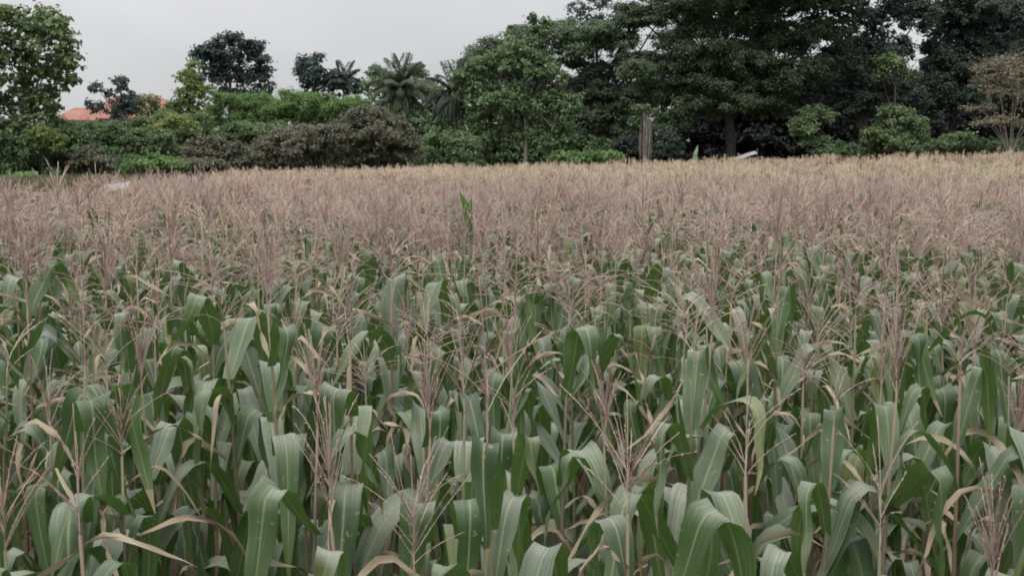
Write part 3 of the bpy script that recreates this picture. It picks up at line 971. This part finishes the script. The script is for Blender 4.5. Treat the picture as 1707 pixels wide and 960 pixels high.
LANDMARKS = [(60, 'the corner tree'), (190, 'the red roof'), (320, 'the yellow-green tree'), (410, 'the rounded tree'), (515, 'the far two-topped tree'),
             (600, 'the largest orchard tree'), (668, 'the coconut palm'), (757, 'the drooping palm'), (860, 'the ivy-covered tree'), (975, 'the pale green weeds'),
             (1074, 'the vine-hung trunk'), (1157, 'the banana leaf'), (1245, 'the pale sheet'), (1352, 'the vine mound'), (1428, 'the forked tree'),
             (1496, 'the round shrub'), (1600, 'the low green bush'), (1690, 'the pale bare-branched tree')]
ORD = ['front', 'second', 'third', 'fourth', 'fifth', 'sixth', 'seventh', 'eighth', 'ninth', 'tenth', 'eleventh', 'twelfth', 'thirteenth', 'fourteenth', 'fifteenth', 'sixteenth', 'seventeenth']
fr = np.random.default_rng(12)
rows = []
y = 2.15
while y < 24:
    rows.append(y)
    y += 0.74
near, rest = [], []
for ri, yr in enumerate(rows):
    half = yr * math.tan(R(25))
    x = -half * 1.12 - 1.2
    while x < half * 1.12 + 1.2:
        if fr.random() > 0.05:
            px_, py_ = x + fr.normal(0, .03), yr + fr.normal(0, .09)
            inv = abs(px_) < py_ * math.tan(R(25)) + .30
            (near if inv else rest).append((py_, px_, ri))
        x += fr.uniform(.15, .235)
near.sort()
singles, rest = near[:288], rest + near[288:]
G_M = 'maize plants of the near plot'
taken = set()
for py_, px_, ri in singles:
    spx = 853.5 + px_ / py_ * FPX
    lm = min(LANDMARKS, key=lambda a: abs(a[0] - spx))[1]
    pool = ['tight upright', 'sparse', 'half open'] if py_ < 3.6 else FORMS
    free = [f for f in pool if (ri, lm, f) not in taken] or [f for f in FORMS if (ri, lm, f) not in taken] or FORMS
    form = free[int(fr.integers(len(free)))]
    taken.add((ri, lm, form))
    pi_ = FORMS.index(form) + 6 * int(fr.integers(3))
    put_plant(protos[pi_], (px_, py_, float(ground_z(px_, py_)) - .01), fr.integers(2) * math.pi + fr.normal(0, .55), fr.uniform(.93, 1.10),
              f'maize plant with {form} dry tassel, {ORD[ri]} row, in line with {lm}', G_M, fr.uniform(.5, .75) if py_ < 4.0 else fr.uniform(.65, 1.0))


# the rest of the crop, joined: too many to count
def lod(r, form, nleaf, nseg, nc, tb, tsegs, tsides, thick, fresh=False):
    s_ = maize_spec(r, form)
    g = Geo()
    g.add(*tube(s_['st'][[3, 6, 8]], (.011, .008, .006), 3), mat=2)
    for n_, lf in enumerate(s_['leaves'][-nleaf:]):
        dead = r.random() < .26
        v, q, uv = blade(lf['L'], lf['W'] * (.45 if dead else 1), lf['phi0'], lf['fold'], lf['sharp'] if nseg > 5 else .1, lf['phi1'], lf['twist'], lf['wave'], nseg, nc, r, side=lf['side'])
        g.add(rotz(v, lf['az'], stalk_point(s_, lf['f'])), q, mat=4 if fresh else (3 if dead else 0), uv=uv)
    tg_ = tassel_arrays(form, r, tsegs, tsides, thick, 4, nb=tb)
    v, q, mm, uv = tg_.arrays()
    g.add(v + s_['st'][-1], q, mat=1)
    return g.arrays()


def scatter(G, variants, pos, r, smin=.92, smax=1.09):
    vi = r.integers(len(variants), size=len(pos))
    for k, (v, q, mm, uv) in enumerate(variants):
        P = pos[vi == k]
        n = len(P)
        if not n:
            continue
        a = r.integers(2, size=n) * np.pi + r.normal(0, .6, n)
        s = r.uniform(smin, smax, n)
        s = s * (1 + .045 * np.sin(P[:, 0] * .9 + 1.3 * np.sin(P[:, 1] * .35)) + .03 * np.sin(P[:, 0] * 2.3 + P[:, 1] * 1.1))
        c_, s_ = np.cos(a) * s, np.sin(a) * s
        x = v[None, :, 0] * c_[:, None] - v[None, :, 1] * s_[:, None] + P[:, 0:1]
        y = v[None, :, 0] * s_[:, None] + v[None, :, 1] * c_[:, None] + P[:, 1:2]
        z = v[None, :, 2] * s[:, None] + P[:, 2:3]
        V = np.stack([x, y, z], -1).reshape(-1, 3)
        Q = (q[None] + (np.arange(n) * len(v))[:, None, None]).reshape(-1, 4)
        G.add(V, Q, np.tile(mm, n), np.tile(uv, (n, 1)))


lr_ = np.random.default_rng(55)
lod1 = [lod(lr_, FORMS[k % 6], 7, 8, 2, 14, 4, 3, .0034) for k in range(12)]
lod2 = [lod(lr_, FORMS[k % 5], 4, 4, 1, 10, 3, 3, .0055) for k in range(10)]
lod3 = [lod(lr_, FORMS[k % 5], 3, 3, 1, 5, 3, 3, .011) for k in range(10)]
G = Geo()
P = np.array([(a[1], a[0], float(ground_z(a[1], a[0])) - .01) for a in rest])
scatter(G, lod1, P, lr_)


def field_pts(y0, y1, dens, r, m=1.1):
    n = int(dens * (y1 ** 2 - y0 ** 2) * math.tan(R(25)) * m)
    y = np.sqrt(r.uniform(y0 ** 2, y1 ** 2, n))
    x = r.uniform(-1, 1, n) * (y * math.tan(R(25)) * m + 1.0)
    keep = ~((y > 24) & (x < -10.6 - (y - 24) * .17 + r.normal(0, .3, n)))
    x, y = x[keep], y[keep]
    n = len(x)
    y = np.round(y / .74) * .74 + r.normal(0, .1, n)
    return np.stack([x, y, ground_z(x, y)], -1)


scatter(G, lod2, field_pts(24, 40, 5.0, lr_), lr_)
tag(G.build('maize_crop', [M['leaf'], M['tassel'], M['stalk'], M['dry']]), 'dense pinkish mass of tasselled maize beyond the nearest rows', 'maize crop', kind='stuff')
G = Geo()
scatter(G, lod3, field_pts(42, 78, 2.6, lr_), lr_)
lod4 = [lod(lr_, 'sparse', 6, 5, 2, 1, 3, 3, .005, fresh=True) for k in range(6)]
Pg = field_pts(40, 52, 4.0, lr_)
scatter(G, lod4, Pg[(Pg[:, 0] > 1.5 + lr_.normal(0, 3, len(Pg))) & (np.sin(Pg[:, 0] * 1.3) + lr_.normal(0, .7, len(Pg)) > -.2)], lr_, 1.02, 1.2)
Pf = field_pts(78, 88, 2.6, lr_)
Pf = Pf[Pf[:, 0] > -26 + (Pf[:, 1] - 78) * 1.5]
scatter(G, lod3, Pf, lr_)
tag(G.build('far_maize_crop', [M['leaf'], M['tassel_far'], M['stalk'], M['dry'], M['fresh']]), 'pale tan maize crop rising towards the trees', 'maize crop', kind='stuff')

# ------------------------------------------------------------------ single odd plants in the field
def upright_plant(px, Y, label):
    r = np.random.default_rng(int(px))
    x = (px - 853.5) / FPX * Y
    root = tag(empty('maize_plant', (x, Y, float(ground_z(x, Y)))), label, 'maize plant', G_M)
    st = np.stack([np.zeros(7), np.zeros(7), np.linspace(0, 2.0, 7)], -1)
    Geo().add(*tube(st, np.linspace(.013, .006, 7), 6)).build('stalk', M['stalk'], root)
    for k, (f, az, L_, ph) in enumerate([(1.5, .2, .62, 80), (1.62, 3.3, .6, 82), (1.72, 1.4, .6, 86), (1.9, 4.4, .5, 87), (1.85, 4.9, .52, 82), (1.8, 3.6, .55, 78), (1.3, 3.0, .6, 70), (1.2, 0.1, .6, 66)]):
        v, q, uv = blade(L_, .10, ph, .8, .2, ph - 60, r.normal(0, 25), .006, 16, 4, r)
        Geo().add(rotz(v, az, (0, 0, f)), q, uv=uv).build('leaf', M['fresh'], root)


upright_plant(779, 9.0, 'fresh green maize plant without tassel standing up among the pink tassels')

# ------------------------------------------------------------------ banana plants, sheet, scrap
def banana(px, Y, specs, label, mat, pybase=None):
    r = np.random.default_rng(int(px))
    x = (px - 853.5) / FPX * Y
    z = float(ground_z(x, Y))
    root = tag(empty('banana_plant', (x, Y, z)), label, 'banana plant', 'banana plants at the far edge of the field')
    Geo().add(*tube([(0, 0, -.1), (0, 0, .6), (0.02, 0, 1.3)], (.12, .1, .07), 8)).build('stem', M['bark_pale'], root)
    for az, L_, W_, p0, p1, z0 in specs:
        v, q, uv = blade(L_, W_, p0, .6, .12, p1, 20, .02, 14, 4, r, gutter=.35)
        Geo().add(rotz(v, az, (0, 0, z0)), q, uv=uv).build('leaf', mat, root)


m, t, o = new_mat('banana_leaf')
n = noise(t, 3.0, 3.0)
surface(t, o, ramp(t, n, [(0.3, (0.16, 0.24, 0.12)), (0.7, (0.26, 0.34, 0.19))]), 0.45, 0.25, (0.2, 0.32, 0.1), 0.4)
M['banana'] = m
banana(1157, 88, [(0.5, 1.7, .6, 88, 74, 1.75), (0.0, 1.2, .4, 30, -40, 1.9), (3.2, 1.0, .35, 35, -50, 1.8)], 'banana plant raising one pale upright leaf against the dark hollow', M['banana'])
banana(486, 77, [(0.4, 1.3, .5, 50, -70, 1.5), (2.9, 1.0, .5, 60, -80, 1.5), (0.1, 1.7, .4, 40, -30, 1.4)], 'low banana plant with pale drooping leaves before the orchard trees', M['banana'])

m, t, o = new_mat('pale_sheet')
n = noise(t, 2.5, 4.0)
surface(t, o, ramp(t, n, [(0.3, (0.16, 0.145, 0.155)), (0.7, (0.34, 0.31, 0.325))]), 0.6, spec=0.3)
M['sheet'] = m


def cloth(name, label, loc, sx, sy, slope, rz, seed, cat):
    r = np.random.default_rng(seed)
    nx_, ny_ = 16, 10
    X_, Y_ = np.meshgrid(np.linspace(-sx / 2, sx / 2, nx_), np.linspace(-sy / 2, sy / 2, ny_))
    Z_ = slope * X_ + .38 * Y_ * (1 - .3 * np.cos(X_ * 2.3)) + (.02 * np.sin(X_ * 4 + r.uniform(0, 6))) + .04 * np.sin(Y_ * 5 + X_ * 2) - .25 * (Y_ / sy) ** 2 * sy
    g = Geo()
    k = (np.arange(ny_ - 1)[:, None] * nx_ + np.arange(nx_ - 1)[None]).reshape(-1)
    q = np.stack([k, k + 1, k + nx_ + 1, k + nx_], -1)
    V = np.stack([X_, Y_, Z_], -1).reshape(-1, 3)
    nn = len(V)
    g.add(np.vstack([V, V - np.array((0, 0, .02))]), np.vstack([q, q[:, ::-1] + nn]))
    ob = g.build(name, M['sheet'])
    ob.location = loc
    ob.rotation_euler = (0, 0, rz)
    return tag(ob, label, cat)


p = at(1242, 259, 91)
sheet = cloth('pale_sheet', 'pale pinkish slanted sheet propped at the mouth of the dark wood', p, 1.9, .55, .30, .2, 3, 'sheet')
tag(Geo().add(*tube([(0, 0, float(ground_z(p[0], 91)) - p[2] - .1), (0.02, 0, 0), (.05, 0, .55)], (.06, .05, .045), 6)).build('prop_post', M['bark']),
    'short post holding up the pale slanted sheet', 'post').location = (p[0] + 1.03, 91.3, p[2])
p = at(197, 305, 26)
p[2] = float(ground_z(p[0], 26)) + 2.16
cloth('plastic_scrap', 'small pale scrap caught on the tassels below the red roof', p, .5, .35, .05, .3, 4, 'scrap')

# ------------------------------------------------------------------ verge grass at the field corner
r = np.random.default_rng(5)
n = 40000
gx = r.uniform(-46, -10.5, n)
gy = r.uniform(25, 82, n)
ok = gx < -10.8 - (gy - 24) * .17
gx, gy = gx[ok], gy[ok]
n = len(gx)
gp = np.stack([gx, gy, ground_z(gx, gy)], -1)
hh = r.uniform(.25, .8, (n, 1))
dv = norm(np.stack([r.normal(0, .3, n), r.normal(0, .3, n), np.ones(n)], -1))
wv_ = np.stack([np.ones(n), r.normal(0, .5, n), np.zeros(n)], -1) * .03
v = np.stack([gp - wv_, gp + wv_, gp + dv * hh + wv_ * .2, gp + dv * hh - wv_ * .2], 1)
tag(Geo().add(v.reshape(-1, 3), np.arange(4 * n).reshape(-1, 4)).build('verge_grass', M['grass'], smooth=False), 'dull rough grass along the field corner', 'grass', kind='stuff')
print('leaves', LEAF_TOTAL[0], 'tris', sum(len(me.polygons) * 2 for me in bpy.data.meshes), 'objs', len(bpy.data.objects))
